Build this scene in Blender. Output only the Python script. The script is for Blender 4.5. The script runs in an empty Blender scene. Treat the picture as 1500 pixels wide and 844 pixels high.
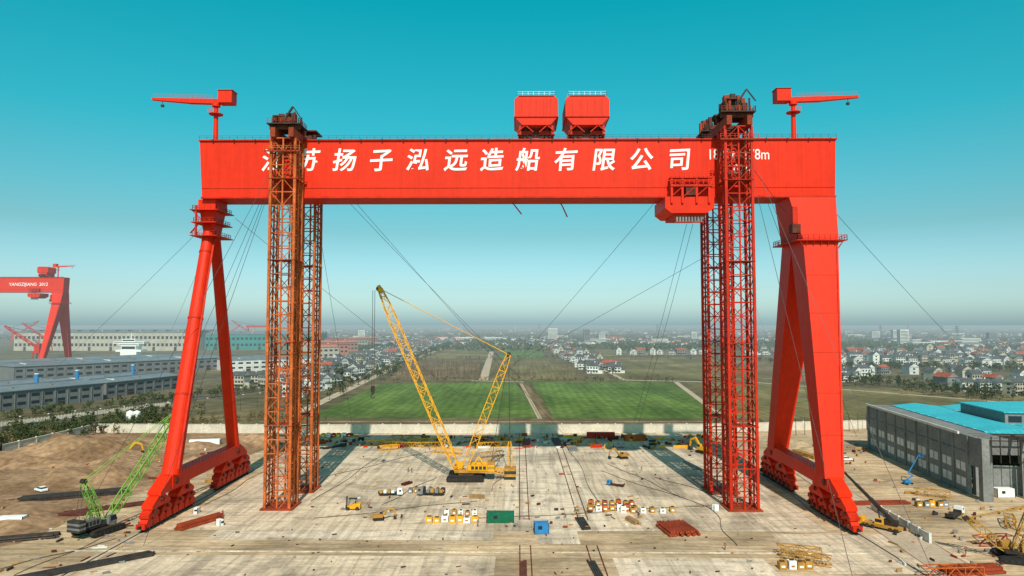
import bpy, math, random
from mathutils import Vector, Matrix, noise
random.seed(7)
R=math.radians
scene=bpy.context.scene
scene.view_settings.view_transform='Standard'
scene.view_settings.look='None'
scene.view_settings.exposure=0
H=50.0
# ---------------- camera
cam=bpy.data.objects.new("camera",bpy.data.cameras.new("camera"))
scene.collection.objects.link(cam); scene.camera=cam
cam.location=(0,0,H); cam.rotation_euler=(R(93.03),0,R(0.573))
cam.data.lens=24; cam.data.sensor_width=36; cam.data.clip_end=60000; cam.data.clip_start=1
CR=cam.rotation_euler.to_matrix()
def G(u,v):   # survey of a ground point (z=0) from the aerial photo
    r=CR@Vector(((u-750)/1000,-(v-422)/1000,-1)); t=-H/r.z
    return Vector((r.x*t,r.y*t,0))
# ---------------- sun / sky
SE,SAZ=44,4.0   # sun behind the viewpoint, a little to the right
sd=Vector((math.sin(R(SAZ))*math.cos(R(SE)),-math.cos(R(SAZ))*math.cos(R(SE)),math.sin(R(SE))))
sun=bpy.data.objects.new("sun",bpy.data.lights.new("sun",'SUN'))
sun.data.energy=4.8; sun.data.angle=R(0.5); sun.data.color=(1,0.93,0.82)
sun.rotation_euler=sd.to_track_quat('Z','Y').to_euler(); scene.collection.objects.link(sun)
w=bpy.data.worlds.new("World"); scene.world=w; w.use_nodes=True
nt=w.node_tree; nt.nodes.clear()
sky=nt.nodes.new('ShaderNodeTexSky'); sky.sky_type='NISHITA'; sky.sun_disc=False
sky.sun_elevation=R(SE); sky.sun_rotation=R(180-SAZ); sky.air_density=1.0; sky.dust_density=1.5; sky.ozone_density=1.0
tc=nt.nodes.new('ShaderNodeTexCoord'); sx=nt.nodes.new('ShaderNodeSeparateXYZ')
rp=nt.nodes.new('ShaderNodeValToRGB')
e=rp.color_ramp.elements
e[0].position=0.0; e[0].color=(0.42,0.59,0.70,1)
e[1].position=0.62; e[1].color=(0.20,0.22,0.20,1)
for p,c in((0.05,(.31,.43,.48)),(0.13,(.19,.345,.315)),(0.27,(.055,.45,.37)),(0.44,(.006,.52,.40))):
    m=e.new(p); m.color=(*c,1)
sc_=nt.nodes.new('ShaderNodeVectorMath'); sc_.operation='SCALE'; sc_.inputs['Scale'].default_value=2.4
mx=nt.nodes.new('ShaderNodeVectorMath'); mx.operation='MULTIPLY'
bg=nt.nodes.new('ShaderNodeBackground'); bg.inputs[1].default_value=0.14
out=nt.nodes.new('ShaderNodeOutputWorld')
L=nt.links.new
L(tc.outputs['Generated'],sx.inputs[0]); L(sx.outputs[2],rp.inputs[0]); L(rp.outputs[0],sc_.inputs[0])
L(sky.outputs[0],mx.inputs[0]); L(sc_.outputs[0],mx.inputs[1]); L(mx.outputs[0],bg.inputs[0]); L(bg.outputs[0],out.inputs[0])

# ---------------- materials
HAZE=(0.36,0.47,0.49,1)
def mat(name,col,rough=.6,metal=0,var=.15,scale=.4,col2=None,bump=0,kind=None,haze=True,fine=.12):
    m=bpy.data.materials.new(name); m.use_nodes=True; n=m.node_tree; n.nodes.clear(); l=n.links.new
    N=n.nodes.new
    geo=N('ShaderNodeNewGeometry')
    t1=N('ShaderNodeTexNoise'); t1.inputs['Scale'].default_value=scale; t1.inputs['Detail'].default_value=7; t1.inputs['Roughness'].default_value=.62
    l(geo.outputs['Position'],t1.inputs['Vector'])
    r=N('ShaderNodeValToRGB'); r.color_ramp.elements[0].position=.33; r.color_ramp.elements[1].position=.67
    c2=col2 or tuple(min(1,c*(1+var)) for c in col); c1=col if col2 else tuple(c*(1-var) for c in col)
    r.color_ramp.elements[0].color=(*c1,1); r.color_ramp.elements[1].color=(*c2,1)
    l(t1.outputs['Fac'],r.inputs[0]); cur=r.outputs[0]
    def mul(cur,facsock,lo,hi,p0=.35,p1=.65):
        q=N('ShaderNodeMapRange'); q.inputs[1].default_value=p0; q.inputs[2].default_value=p1; q.inputs[3].default_value=lo; q.inputs[4].default_value=hi
        l(facsock,q.inputs[0])
        v=N('ShaderNodeVectorMath'); v.operation='SCALE'; l(cur,v.inputs[0]); l(q.outputs[0],v.inputs['Scale']); return v.outputs[0]
    def nz(scale_,det=8,dist=0,mapping=None):
        t=N('ShaderNodeTexNoise'); t.inputs['Scale'].default_value=scale_; t.inputs['Detail'].default_value=det; t.inputs['Distortion'].default_value=dist
        if mapping:
            mp=N('ShaderNodeMapping'); mp.inputs['Scale'].default_value=mapping[0]; mp.inputs['Rotation'].default_value=mapping[1]; l(geo.outputs['Position'],mp.inputs[0]); l(mp.outputs[0],t.inputs['Vector'])
        else: l(geo.outputs['Position'],t.inputs['Vector'])
        return t.outputs['Fac']
    def wave(d,s,prof='SAW',dist=0):
        wv=N('ShaderNodeTexWave'); wv.wave_profile=prof; wv.bands_direction=d; wv.inputs['Scale'].default_value=s; wv.inputs['Distortion'].default_value=dist; l(geo.outputs['Position'],wv.inputs['Vector']); return wv.outputs['Fac']
    t2=nz(scale*9,5); cur=mul(cur,t2,1-fine,1+fine)
    if kind=='steel':
        cur=mul(cur,nz(1,4,0,((1.3,1.3,.06),(0,0,0))),.90,1.03); cur=mul(cur,wave('X',.035),.82,1.0,0,.012)
    if kind=='slab':
        cur=mul(cur,wave('X',.052),.70,1.0,0,.02); cur=mul(cur,wave('Y',.04),.70,1.0,0,.02)
        cur=mul(cur,nz(.035,8,1.2),.70,1.08,.35,.5); cur=mul(cur,nz(.8,8,1.5,((.5,.035,1),(0,0,.04))),.76,1.06,.38,.55); cur=mul(cur,nz(.22,4),.66,1.0,.30,.40)
        cur=mul(cur,nz(.6,8,2,((.06,.4,1),(0,0,-.2))),.82,1.05,.38,.52)
    if kind=='rows':
        cur=mul(cur,wave('X',.06,'SIN',.6),.88,1.06,0,1); cur=mul(cur,nz(.012,6),.70,1.18); cur=mul(cur,nz(1,6,.5,((.05,.006,1),(0,0,0))),.78,1.14)
    if kind=='tracks':
        cur=mul(cur,nz(.8,8,1.5,((.05,.5,1),(0,0,.12))),.70,1.1,.38,.6); cur=mul(cur,nz(.03,8),.66,1.14,.36,.56)
    if kind=='corr': cur=mul(cur,wave('DIAGONAL',.4,'SIN'),.9,1.04,0,1)
    b=N('ShaderNodeBsdfPrincipled'); l(cur,b.inputs['Base Color']); b.inputs['Roughness'].default_value=rough; b.inputs['Metallic'].default_value=metal
    b.inputs['Specular IOR Level'].default_value=.2
    if bump:
        bp=N('ShaderNodeBump'); bp.inputs['Strength'].default_value=bump; bp.inputs['Distance'].default_value=.3; l(t2,bp.inputs['Height']); l(bp.outputs[0],b.inputs['Normal'])
    o=N('ShaderNodeOutputMaterial')
    if haze:  # painted haze: glowing haze colour mixed into the surface, stronger with distance from origin
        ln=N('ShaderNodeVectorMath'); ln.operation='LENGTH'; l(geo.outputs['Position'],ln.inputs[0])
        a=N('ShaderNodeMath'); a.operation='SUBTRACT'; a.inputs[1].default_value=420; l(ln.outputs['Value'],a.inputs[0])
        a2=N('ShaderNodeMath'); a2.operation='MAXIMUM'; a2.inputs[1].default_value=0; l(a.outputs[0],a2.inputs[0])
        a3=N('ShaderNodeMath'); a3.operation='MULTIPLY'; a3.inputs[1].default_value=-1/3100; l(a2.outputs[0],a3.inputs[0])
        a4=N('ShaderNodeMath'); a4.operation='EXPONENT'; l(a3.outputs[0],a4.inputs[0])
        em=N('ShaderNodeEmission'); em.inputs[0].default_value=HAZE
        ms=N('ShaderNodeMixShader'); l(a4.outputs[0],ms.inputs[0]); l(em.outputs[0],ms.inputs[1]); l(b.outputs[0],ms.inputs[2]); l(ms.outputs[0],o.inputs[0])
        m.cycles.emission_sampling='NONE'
    else: l(b.outputs[0],o.inputs[0])
    return m
RED=mat('red_paint',(.70,.024,.003),.5,0,.07,.08,kind='steel',fine=.04)
RED2=mat('red_paint_weathered',(.50,.020,.004),.55,0,.2,.3,fine=.12)
RUST=mat('rust_orange_steel',(.46,.10,.022),.7,0,.35,.25,fine=.2)
RUSTD=mat('rust_dark_steel',(.27,.042,.014),.7,0,.3,.25,fine=.2)
DKSTEEL=mat('dark_steel',(.045,.035,.03),.6,.2,.4,.6)
BROWN=mat('brown_machinery',(.11,.025,.014),.6,0,.5,.6)
WHITE=mat('white_paint',(.80,.80,.77),.5,0,.04,.5,fine=.03)
YEL=mat('yellow_paint',(.72,.34,.02),.45,0,.15,.5)
YELD=mat('yellow_paint_dirty',(.40,.20,.04),.6,0,.3,.5)
GREENP=mat('green_paint',(.18,.36,.06),.5,0,.2,.5)
DGREEN=mat('dark_green_paint',(.01,.12,.06),.5,0,.2,.5)
BLUE=mat('blue_paint',(.03,.20,.45),.5,0,.15,.5)
CYAN=mat('cyan_roof_sheet',(.05,.42,.50),.5,0,.1,.15,kind='corr')
BLACK=mat('black_rubber',(.02,.02,.02),.8)
GLASS=mat('dark_glass',(.02,.03,.04),.15,0,.1,1)
WIRE=mat('steel_wire',(.06,.05,.05),.6)
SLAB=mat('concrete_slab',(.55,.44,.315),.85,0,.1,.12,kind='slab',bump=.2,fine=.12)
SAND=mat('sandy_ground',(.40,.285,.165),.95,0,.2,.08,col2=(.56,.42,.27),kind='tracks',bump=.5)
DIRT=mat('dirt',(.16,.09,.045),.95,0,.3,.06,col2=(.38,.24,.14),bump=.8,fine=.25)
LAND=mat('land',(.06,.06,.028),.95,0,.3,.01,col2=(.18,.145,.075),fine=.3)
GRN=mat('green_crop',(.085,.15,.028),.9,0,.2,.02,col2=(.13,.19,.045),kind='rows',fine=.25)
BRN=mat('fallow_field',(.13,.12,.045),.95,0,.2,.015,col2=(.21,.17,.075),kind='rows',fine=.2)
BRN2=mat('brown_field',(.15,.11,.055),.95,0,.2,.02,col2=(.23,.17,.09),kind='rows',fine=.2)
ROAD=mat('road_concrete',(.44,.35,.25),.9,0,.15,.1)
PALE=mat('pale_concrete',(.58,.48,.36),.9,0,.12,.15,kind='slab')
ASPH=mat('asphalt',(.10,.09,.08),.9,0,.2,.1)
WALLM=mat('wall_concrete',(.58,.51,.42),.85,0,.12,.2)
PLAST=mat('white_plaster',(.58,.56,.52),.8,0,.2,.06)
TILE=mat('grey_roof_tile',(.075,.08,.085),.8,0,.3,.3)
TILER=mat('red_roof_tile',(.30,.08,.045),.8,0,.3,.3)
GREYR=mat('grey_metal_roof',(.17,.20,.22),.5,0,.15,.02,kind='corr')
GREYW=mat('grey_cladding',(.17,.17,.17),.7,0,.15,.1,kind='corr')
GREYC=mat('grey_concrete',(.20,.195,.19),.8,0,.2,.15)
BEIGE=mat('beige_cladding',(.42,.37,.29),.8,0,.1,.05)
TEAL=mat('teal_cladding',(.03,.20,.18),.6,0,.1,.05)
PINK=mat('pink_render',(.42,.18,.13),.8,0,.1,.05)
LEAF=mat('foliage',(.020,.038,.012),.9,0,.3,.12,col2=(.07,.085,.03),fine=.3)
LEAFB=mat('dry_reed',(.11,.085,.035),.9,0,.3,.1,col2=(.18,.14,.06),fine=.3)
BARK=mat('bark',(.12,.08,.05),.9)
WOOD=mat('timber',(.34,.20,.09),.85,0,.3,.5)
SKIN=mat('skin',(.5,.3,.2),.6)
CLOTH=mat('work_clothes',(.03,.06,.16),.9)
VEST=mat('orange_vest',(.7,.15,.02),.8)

# ---------------- mesh builder
class MB:
    def __init__(s): s.v=[];s.f=[];s.mi=[];s.ms=[]
    def m(s,mt):
        if mt not in s.ms: s.ms.append(mt)
        return s.ms.index(mt)
    def add(s,vs,fs,mt):
        o=len(s.v); s.v.extend([tuple(q) for q in vs]); k=s.m(mt)
        for f in fs: s.f.append([i+o for i in f]); s.mi.append(k)
    def hexa(s,b,t,mt):
        s.add(list(b)+list(t),[(3,2,1,0),(4,5,6,7),(0,1,5,4),(1,2,6,5),(2,3,7,6),(3,0,4,7)],mt)
    def box(s,x0,x1,y0,y1,z0,z1,mt):
        s.hexa([(x0,y0,z0),(x1,y0,z0),(x1,y1,z0),(x0,y1,z0)],[(x0,y0,z1),(x1,y0,z1),(x1,y1,z1),(x0,y1,z1)],mt)
    def beam(s,p,q,w,h,mt,w2=None,h2=None,up=(0,0,1)):
        p=Vector(p);q=Vector(q);d=(q-p)
        if d.length<1e-6:return
        d.normalize();u=Vector(up)
        if abs(d.dot(u))>.98:u=Vector((0,1,0))
        a=d.cross(u).normalized();b=a.cross(d).normalized()
        w2=w if w2 is None else w2;h2=h if h2 is None else h2
        f=lambda c,w,h:[c-a*w/2-b*h/2,c+a*w/2-b*h/2,c+a*w/2+b*h/2,c-a*w/2+b*h/2]
        A=f(p,w,h);B=f(q,w2,h2)
        s.add(A+B,[(0,1,2,3),(7,6,5,4),(1,0,4,5),(2,1,5,6),(3,2,6,7),(0,3,7,4)],mt)
    def rod(s,p,q,r,mt,n=3,r2=None):
        p=Vector(p);q=Vector(q);d=(q-p).normalized();u=Vector((0,0,1)) if abs(d.z)<.98 else Vector((0,1,0))
        a=d.cross(u).normalized();b=a.cross(d);r2=r if r2 is None else r2
        vs=[p+(a*math.cos(6.2832*i/n)+b*math.sin(6.2832*i/n))*r for i in range(n)]+[q+(a*math.cos(6.2832*i/n)+b*math.sin(6.2832*i/n))*r2 for i in range(n)]
        s.add(vs,[(i,(i+1)%n,n+(i+1)%n,n+i) for i in range(n)]+[tuple(range(n-1,-1,-1)),tuple(range(n,2*n))],mt)
    def prism(s,pts,axis,a0,a1,mt):
        n=len(pts)
        if axis=='x': vs=[(a0,y,z) for y,z in pts]+[(a1,y,z) for y,z in pts]
        elif axis=='y': vs=[(x,a0,z) for x,z in pts]+[(x,a1,z) for x,z in pts]
        else: vs=[(x,y,a0) for x,y in pts]+[(x,y,a1) for x,y in pts]
        s.add(vs,[(i,(i+1)%n,n+(i+1)%n,n+i) for i in range(n)]+[tuple(range(n-1,-1,-1)),tuple(range(n,2*n))],mt)
    def rail(s,pts,h,mt,sp=2.0,r=.06):
        for p,q in zip(pts,pts[1:]):
            p=Vector(p);q=Vector(q);n=max(1,int((q-p).length/sp))
            for i in range(n+1):
                c=p.lerp(q,i/n); s.beam(c,c+Vector((0,0,h)),r*1.4,r*1.4,mt)
            for k in (.5,1): s.beam(p+Vector((0,0,h*k)),q+Vector((0,0,h*k)),r,r,mt)
    def lattice(s,p,q,w0,w1,wm,bays,rc,rb,mt):
        p=Vector(p);q=Vector(q);d=(q-p).normalized();u=Vector((0,1,0)) if abs(d.y)<.9 else Vector((1,0,0))
        a=d.cross(u).normalized();b=a.cross(d).normalized();prev=None
        for i in range(bays+1):
            t=i/bays;c=p.lerp(q,t)
            k=min(1,t/.15,(1-t)/.15); wl=w0 if t<.5 else w1; wd=wl+(wm-wl)*k
            cs=[c+(a*x+b*y)*wd/2 for x,y in((-1,-1),(1,-1),(1,1),(-1,1))]
            if prev:
                for j in range(4):
                    s.beam(prev[j],cs[j],rc,rc,mt)
                    if (i+j)%2: s.beam(prev[j],cs[(j+1)%4],rb,rb,mt)
                    else: s.beam(prev[(j+1)%4],cs[j],rb,rb,mt)
                    if i%2==0: s.beam(cs[j],cs[(j+1)%4],rb,rb,mt)
            prev=cs
    def mesh(s,name):
        me=bpy.data.meshes.new(name); me.from_pydata(s.v,[],s.f)
        for k in s.ms: me.materials.append(k)
        me.polygons.foreach_set('material_index',s.mi); me.update(); return me
    def obj(s,name,parent=None,loc=None,rot=0):
        o=bpy.data.objects.new(name,s.mesh(name)); scene.collection.objects.link(o)
        if parent:o.parent=parent
        if loc is not None:o.location=loc
        if rot:o.rotation_euler=(0,0,rot)
        return o
def empty(name,loc=(0,0,0),rot=0,scale=1):
    e=bpy.data.objects.new(name,None); scene.collection.objects.link(e); e.location=loc; e.rotation_euler=(0,0,rot); e.scale=(scale,)*3; e.empty_display_size=1; return e
def inst(name,me,loc,rot=0,sc=(1,1,1),parent=None):
    o=bpy.data.objects.new(name,me); scene.collection.objects.link(o); o.location=loc; o.rotation_euler=(0,0,rot); o.scale=sc
    if parent:o.parent=parent
    return o
def text_mesh(body,size,shear=0,off=0,mt=WHITE):
    c=bpy.data.curves.new('t','FONT'); c.body=body; c.size=size; c.shear=shear; c.offset=off; c.extrude=.03; c.align_x='CENTER'; c.align_y='CENTER'
    o=bpy.data.objects.new('t',c); scene.collection.objects.link(o); bpy.context.view_layer.update()
    me=bpy.data.meshes.new_from_object(o.evaluated_get(bpy.context.evaluated_depsgraph_get()))
    bpy.data.objects.remove(o); me.materials.clear(); me.materials.append(mt); return me

# ================= MAIN GANTRY CRANE parts (metres)
Y0,Y1,ZB,ZT=193.5,203.5,86.3,102.7
parts={}
b=MB()
b.prism([(-91,ZB),(90,ZB),(90.6,ZT),(-92,ZT)],'y',Y0,Y1,RED)
b.box(-91.2,90.2,Y0-.35,Y0-.005,ZB-.3,ZB+.2,RED2); b.box(-91,90,Y0-.12,Y0-.005,ZB+2.6,ZB+2.75,RED2)
b.box(-92.2,90.9,Y0-.5,Y1+.5,ZT+.003,ZT+.35,RED2)
b.box(-91.2,90.2,Y0,Y1,ZB-.32,ZB-.003,RED2)
for i in range(46):
    x=-90+i*4; b.box(x-.02,x+.02,Y0-.03,Y0-.004,ZB+.3,ZT-.1,RED)
b.rail([(-92,Y0-.4,ZT+.35),(90.6,Y0-.4,ZT+.35)],1.1,WIRE,2.2,.05)
b.rail([(-92,Y1+.4,ZT+.35),(90.6,Y1+.4,ZT+.35)],1.1,WHITE,2.2,.05)
for i in range(30):
    x=-88+i*6.1; b.box(x-.2,x+.2,Y0-.75,Y0-.5,ZT-.2,ZT+.3,DKSTEEL)
for y in(Y0+1.2,Y1-1.2): b.box(-90,89,y-.2,y+.2,ZT+.352,ZT+.8,DKSTEEL)
parts['girder']=b
# left flexible leg
b=MB()
b.box(-92.5,-87.5,Y0+1,Y1-1,82.5,ZB-.33,RED)
b.hexa([(-91.4,196,76),(-88.6,196,76),(-88.6,201,76),(-91.4,201,76)],[(-92.2,195,82.5),(-87.8,195,82.5),(-87.8,202,82.5),(-92.2,202,82.5)],RED)
b.rod((-90,197,79),(-90,178,11),1.6,RED,24,2.35); b.rod((-90,199.5,79),(-91,219,11),1.5,RED,24,1.9)
for z,w_ in((82.6,3.4),(79,3.0),(75.2,3.3)):
    b.box(-90-w_-.6,-90+w_+.6,192.5,204,z-.003,z+.25,RED2)
    b.rail([(-90-w_,193,z+.25),(-90+w_,193,z+.25),(-90+w_,203.5,z+.25),(-90-w_,203.5,z+.25),(-90-w_,193,z+.25)],1.2,RED2,1.5,.08)
b.beam((-92.3,193,75),(-92.3,193,84),.5,.5,RED2); b.beam((-94,193.3,76),(-91,193.3,79.5),.7,.12,RED2); b.beam((-91,193.3,80),(-94,193.3,83),.7,.12,RED2)
for t in (.12,.4,.7):
    c=Vector((-90,197,79)).lerp(Vector((-90,178,11)),t); d=Vector((0,-19,-68)).normalized()
    b.rod(c,c+d*.5,1.75+t*.75,RED2,20)
b.beam((-88.1,196,76),(-87.4,176.2,13),.5,.08,RED2)
parts['flexible_leg']=b
# right rigid leg
b=MB()
b.hexa([(79.3,190.5,74),(89.3,190.5,74),(89.3,206,74),(79.3,206,74)],[(76.8,Y0-.4,ZB-.33),(90,Y0-.4,ZB-.33),(90,Y1+.4,ZB-.33),(76.8,Y1+.4,ZB-.33)],RED)
b.hexa([(77.3,175.5,11),(82.2,175.5,11),(82.2,180.5,11),(77.3,180.5,11)],[(79.4,190.6,74),(89.2,190.6,74),(89.2,199.6,74),(79.4,199.6,74)],RED)
b.hexa([(79.4,216.5,11),(84.2,216.5,11),(84.2,221.5,11),(79.4,221.5,11)],[(79.5,198.5,73.9),(89,198.5,73.9),(89,205.9,73.9),(79.5,205.9,73.9)],RED)
b.box(77.2,91.2,189,207.5,73.2,73.5,RED2)
b.rail([(77.3,189.2,73.5),(91,189.2,73.5),(91,207,73.5),(77.3,207,73.5),(77.3,189.2,73.5)],1.3,RED2,1.4,.1)
for x in (78,80,82,84,86,88,90): b.beam((x,189.2,73.2),(min(88.9,max(79.8,x)),190.6,70.8),.15,.25,RED2)
b.box(76.5,78.8,190.4,193,75.5,78,BROWN); b.box(76.9,78.3,191,192.6,78,83,RED2)
for k in range(9):
    z=14+k*6.5; t=(z-11)/63; y=175.5+15.1*t-.15; x=82.2+7*t-.5
    b.beam((x,y,z),(x+.7,y+1.5,z+6.2),.1,.35,RED2)
for k in range(1,6):   # plate joints
    t=k/6; z=11+63*t; x0=77.3+2.1*t; x1=82.2+7*t; y=175.5+15.1*t
    b.box(x0,x1,y-.05,y+.25,z-.06,z+.06,RED2)
parts['rigid_leg']=b
def foot(b,X,yc):
    def trap(y,zt,zb,wt,wb,t,mt=RED): b.prism([(y-wb/2,zb),(y+wb/2,zb),(y+wb/2,zb+.8),(y+wt/2,zt),(y-wt/2,zt),(y-wb/2,zb+.8)],'x',X-t,X+t,mt)
    trap(yc,11.3,7.6,5,15,1.7)
    b.rod((X-2.1,yc,9.6),(X+2.1,yc,9.6),.8,BROWN,12)
    for s in(-1,1):
        y=yc+s*6.3; trap(y,7.5,5.0,3,8.6,1.4); b.rod((X-1.9,y,6.6),(X+1.9,y,6.6),.55,BROWN,12)
        for q in(-1,1):
            y2=y+q*3.1; trap(y2,4.9,3.1,1.8,5,1.2,RED2); b.rod((X-1.6,y2,4.2),(X+1.6,y2,4.2),.4,BROWN,10)
            for r in(-1,1):
                y3=y2+r*1.5; b.prism([(y3-1.3,1.0),(y3+1.3,1.0),(y3+1.3,2.2),(y3+.6,3.0),(y3-.6,3.0),(y3-1.3,2.2)],'x',X-.95,X+.95,RED)
                for t in(-.65,.65): b.rod((X-.5,y3+t,.72),(X+.5,y3+t,.72),.6,DKSTEEL,14)
                b.box(X-1.6,X-1.0,y3-.5,y3+.5,1.3,2.3,BROWN)
    b.box(X-1.1,X+1.1,yc-13.4,yc-12.7,1,2.2,RED2); b.rod((X,yc-14.2,1.6),(X,yc-13.4,1.6),.35,BLACK,10)
b=MB(); foot(b,-90.3,178); foot(b,-91.2,219)
b.hexa([(-92,176,8.2),(-88.4,176,8.2),(-89.4,221,8.2),(-92.8,221,8.2)],[(-92,176,11.6),(-88.4,176,11.6),(-89.4,221,11.6),(-92.8,221,11.6)],RED)
b.rail([(-88.6,181,11.6),(-89.6,216,11.6)],1.1,RED2,2,.08)
parts['left_travel_gear']=b
b=MB(); foot(b,80,178); foot(b,81.6,219)
b.hexa([(78.1,176,8.2),(81.7,176,8.2),(83.2,221,8.2),(79.8,221,8.2)],[(78.1,176,11.6),(81.7,176,11.6),(83.2,221,11.6),(79.8,221,11.6)],RED)
b.rail([(78.3,181,11.6),(80,216,11.6)],1.1,RED2,2,.08)
parts['right_travel_gear']=b
def trolley(x0,x1,mb=None):
    b=mb or MB(); xc=(x0+x1)/2
    pr=[(x0,109.0),(x0+2.2,106.6),(x1-2.2,106.6),(x1,109.0),(x1,114.0),(x1-1.2,115.1),(x0+1.2,115.1),(x0,114.0)]
    b.prism(pr,'y',191.5,205.5,RED)
    for i in range(1,6):
        x=x0+(x1-x0)*i/6; b.box(x-.05,x+.05,191.4,191.49,109.2,114,RED2)
    b.box(x0-.15,x1+.15,191.2,205.8,108.85,109.0,RED2); b.box(x0+1.2,x1-1.2,191.3,191.49,114.9,115.12,RED2)
    b.rail([(x0+.8,191.7,115.1),(x1-.8,191.7,115.1),(x1-.8,205.3,115.1),(x0+.8,205.3,115.1),(x0+.8,191.7,115.1)],1.2,WHITE,1.5,.06)
    for s in (-1,1):
        xs=xc+s*3.1
        for y in(Y0+1.2,Y1-1.2):
            b.prism([(xs-2.3,104.5),(xs+2.3,104.5),(xs+1.6,105.5),(xs-1.6,105.5)],'y',y-.9,y+.9,RED2)
            b.box(xs-.5,xs+.5,y-1,y+1,105.5,106.6,BROWN)
            for t in(-1.4,0,1.4): b.rod((xs+t,y-.5,103.9),(xs+t,y+.5,103.9),.65,DKSTEEL,12)
        b.beam((xs-2.3,191.8,104.6),(xs,191.8,106.6),.25,.25,RED2); b.beam((xs+2.3,191.8,104.6),(xs,191.8,106.6),.25,.25,RED2)
        b.box(xs-1.2,xs+1.2,195,202,104.4,106.55,BROWN)
    for s in (-1,1): b.box(xc+s*4.6-.3,xc+s*4.6+.3,192,205,104,106.58,RED2)
    return b
parts['upper_trolley_a']=trolley(-1.2,11.2); parts['upper_trolley_b']=trolley(13.3,25.8)
b=MB()
b.prism([(41.2,82.6),(43,81.2),(53,81.2),(55,82.6),(55,85.9),(41.2,85.9)],'y',191,206,RED)
for x in (43,46,50,53.5):
    b.box(x-.3,x+.3,190.4,190.98,84,91.4,RED)
b.box(42.6,54.4,190.2,192.3,88.6,89.2,RED2); b.box(42.6,54.4,190.2,193,91,91.35,RED2)
b.rail([(42.6,190.1,89.2),(54.4,190.1,89.2)],1.3,RED,1.3,.12); b.rail([(42.6,190.1,91.35),(54.4,190.1,91.35)],1.1,RED,1.3,.12)
for x in(43,46.5,50): b.beam((x,190.5,86),(x+3.5,190.5,89),.25,.25,RED2)
b.box(44.2,52.2,192,205,80.4,81.19,RED2)
for i in range(9): b.box(44.5+i*.85,45+i*.85,192,193,79,80.4,GREYC)
b.box(44.2,52.2,191.9,193.1,78.7,79,RED2)
b.box(47,50,190.5,193.4,86.2,88.4,BROWN)
parts['lower_trolley']=b
def jib(b,x,s):
    b.rod((x,198,ZT+.3),(x,198,114.2),.75,RED,16,.6); b.rod((x,198,111.8),(x,198,112.1),2,RED2,16)
    b.rail([(x-1.7,196.5,112.1),(x+1.7,196.5,112.1)],1.1,RED,1.1,.08)
    b.rod((x,198,114.2),(x,198,115),1.2,RED,16)
    b.beam((x-s*2.2,198,115.6),(x+s*8,198,115.9),1.6,1.4,RED); b.beam((x+s*8,198,115.9),(x+s*19,198,116.6),1.5,1.3,RED,1.1,.7)
    b.box(min(x-s*1.2,x-s*5.3),max(x-s*1.2,x-s*5.3),196.2,199.8,115,118.6,RED); b.box(min(x-s*1.2,x-s*5.3)-.2,max(x-s*1.2,x-s*5.3)+.2,196,200,118.603,118.8,RED2)
    b.rail([(x+s*1,197.4,116.5),(x+s*18.5,197.4,117.0)],1.0,RED2,1.4,.05)
    b.rod((x+s*16,198,116),(x+s*16,198,114.8),.08,WIRE); b.box(x+s*16-.4,x+s*16+.4,197.7,198.3,114.2,114.9,DKSTEEL)
b=MB(); jib(b,-89.5,-1); parts['maintenance_jib_left']=b
b=MB(); jib(b,80.5,1); parts['maintenance_jib_right']=b
gc=empty('gantry_crane')
meshes={}
for k,v in parts.items():
    o=v.obj(k,gc); meshes[k]=o.data
for i,ch in enumerate('江苏扬子泓远造船有限公司'):
    me=text_mesh(ch,6.9,.14,.11); px=[395,447,501,555,610,666,719,772,828,884,939,995][i]
    o=inst('lettering_%d'%i,me,((px-760)*.1942,Y0-.06,96.6),0,(1,1,1),gc); o.rotation_euler=(R(90),R(random.uniform(-3,3)),0)
for body,x,z,s in(('1800t×178m',62.8,98.3,4.3),('2024',62.8,94.0,3.9)):
    o=inst('lettering_size',text_mesh(body,s,0,.01),(x,Y0-.06,z),0,(.8,1,1),gc); o.rotation_euler=(R(90),0,0)
g2=empty('gantry_crane',(-607,575,0))
for k in('girder','rigid_leg','right_travel_gear','flexible_leg','left_travel_gear','maintenance_jib_right'):
    inst(k,meshes[k],(0,0,0),0,(1,1,1),g2)
inst('upper_trolley',meshes['upper_trolley_a'],(62,0,0),0,(1,1,1),g2); inst('lower_trolley',meshes['lower_trolley'],(10,0,-1),0,(1,1,1),g2)
for ch,x,s in(('公',-12,8),('司',2,8),('YANGZIJIANG  2012',50,5)):
    o=inst('lettering',text_mesh(ch,s,.1,.04),(x,Y0-.06,95),0,(1,1,1),g2); o.rotation_euler=(R(90),0,0)

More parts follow.
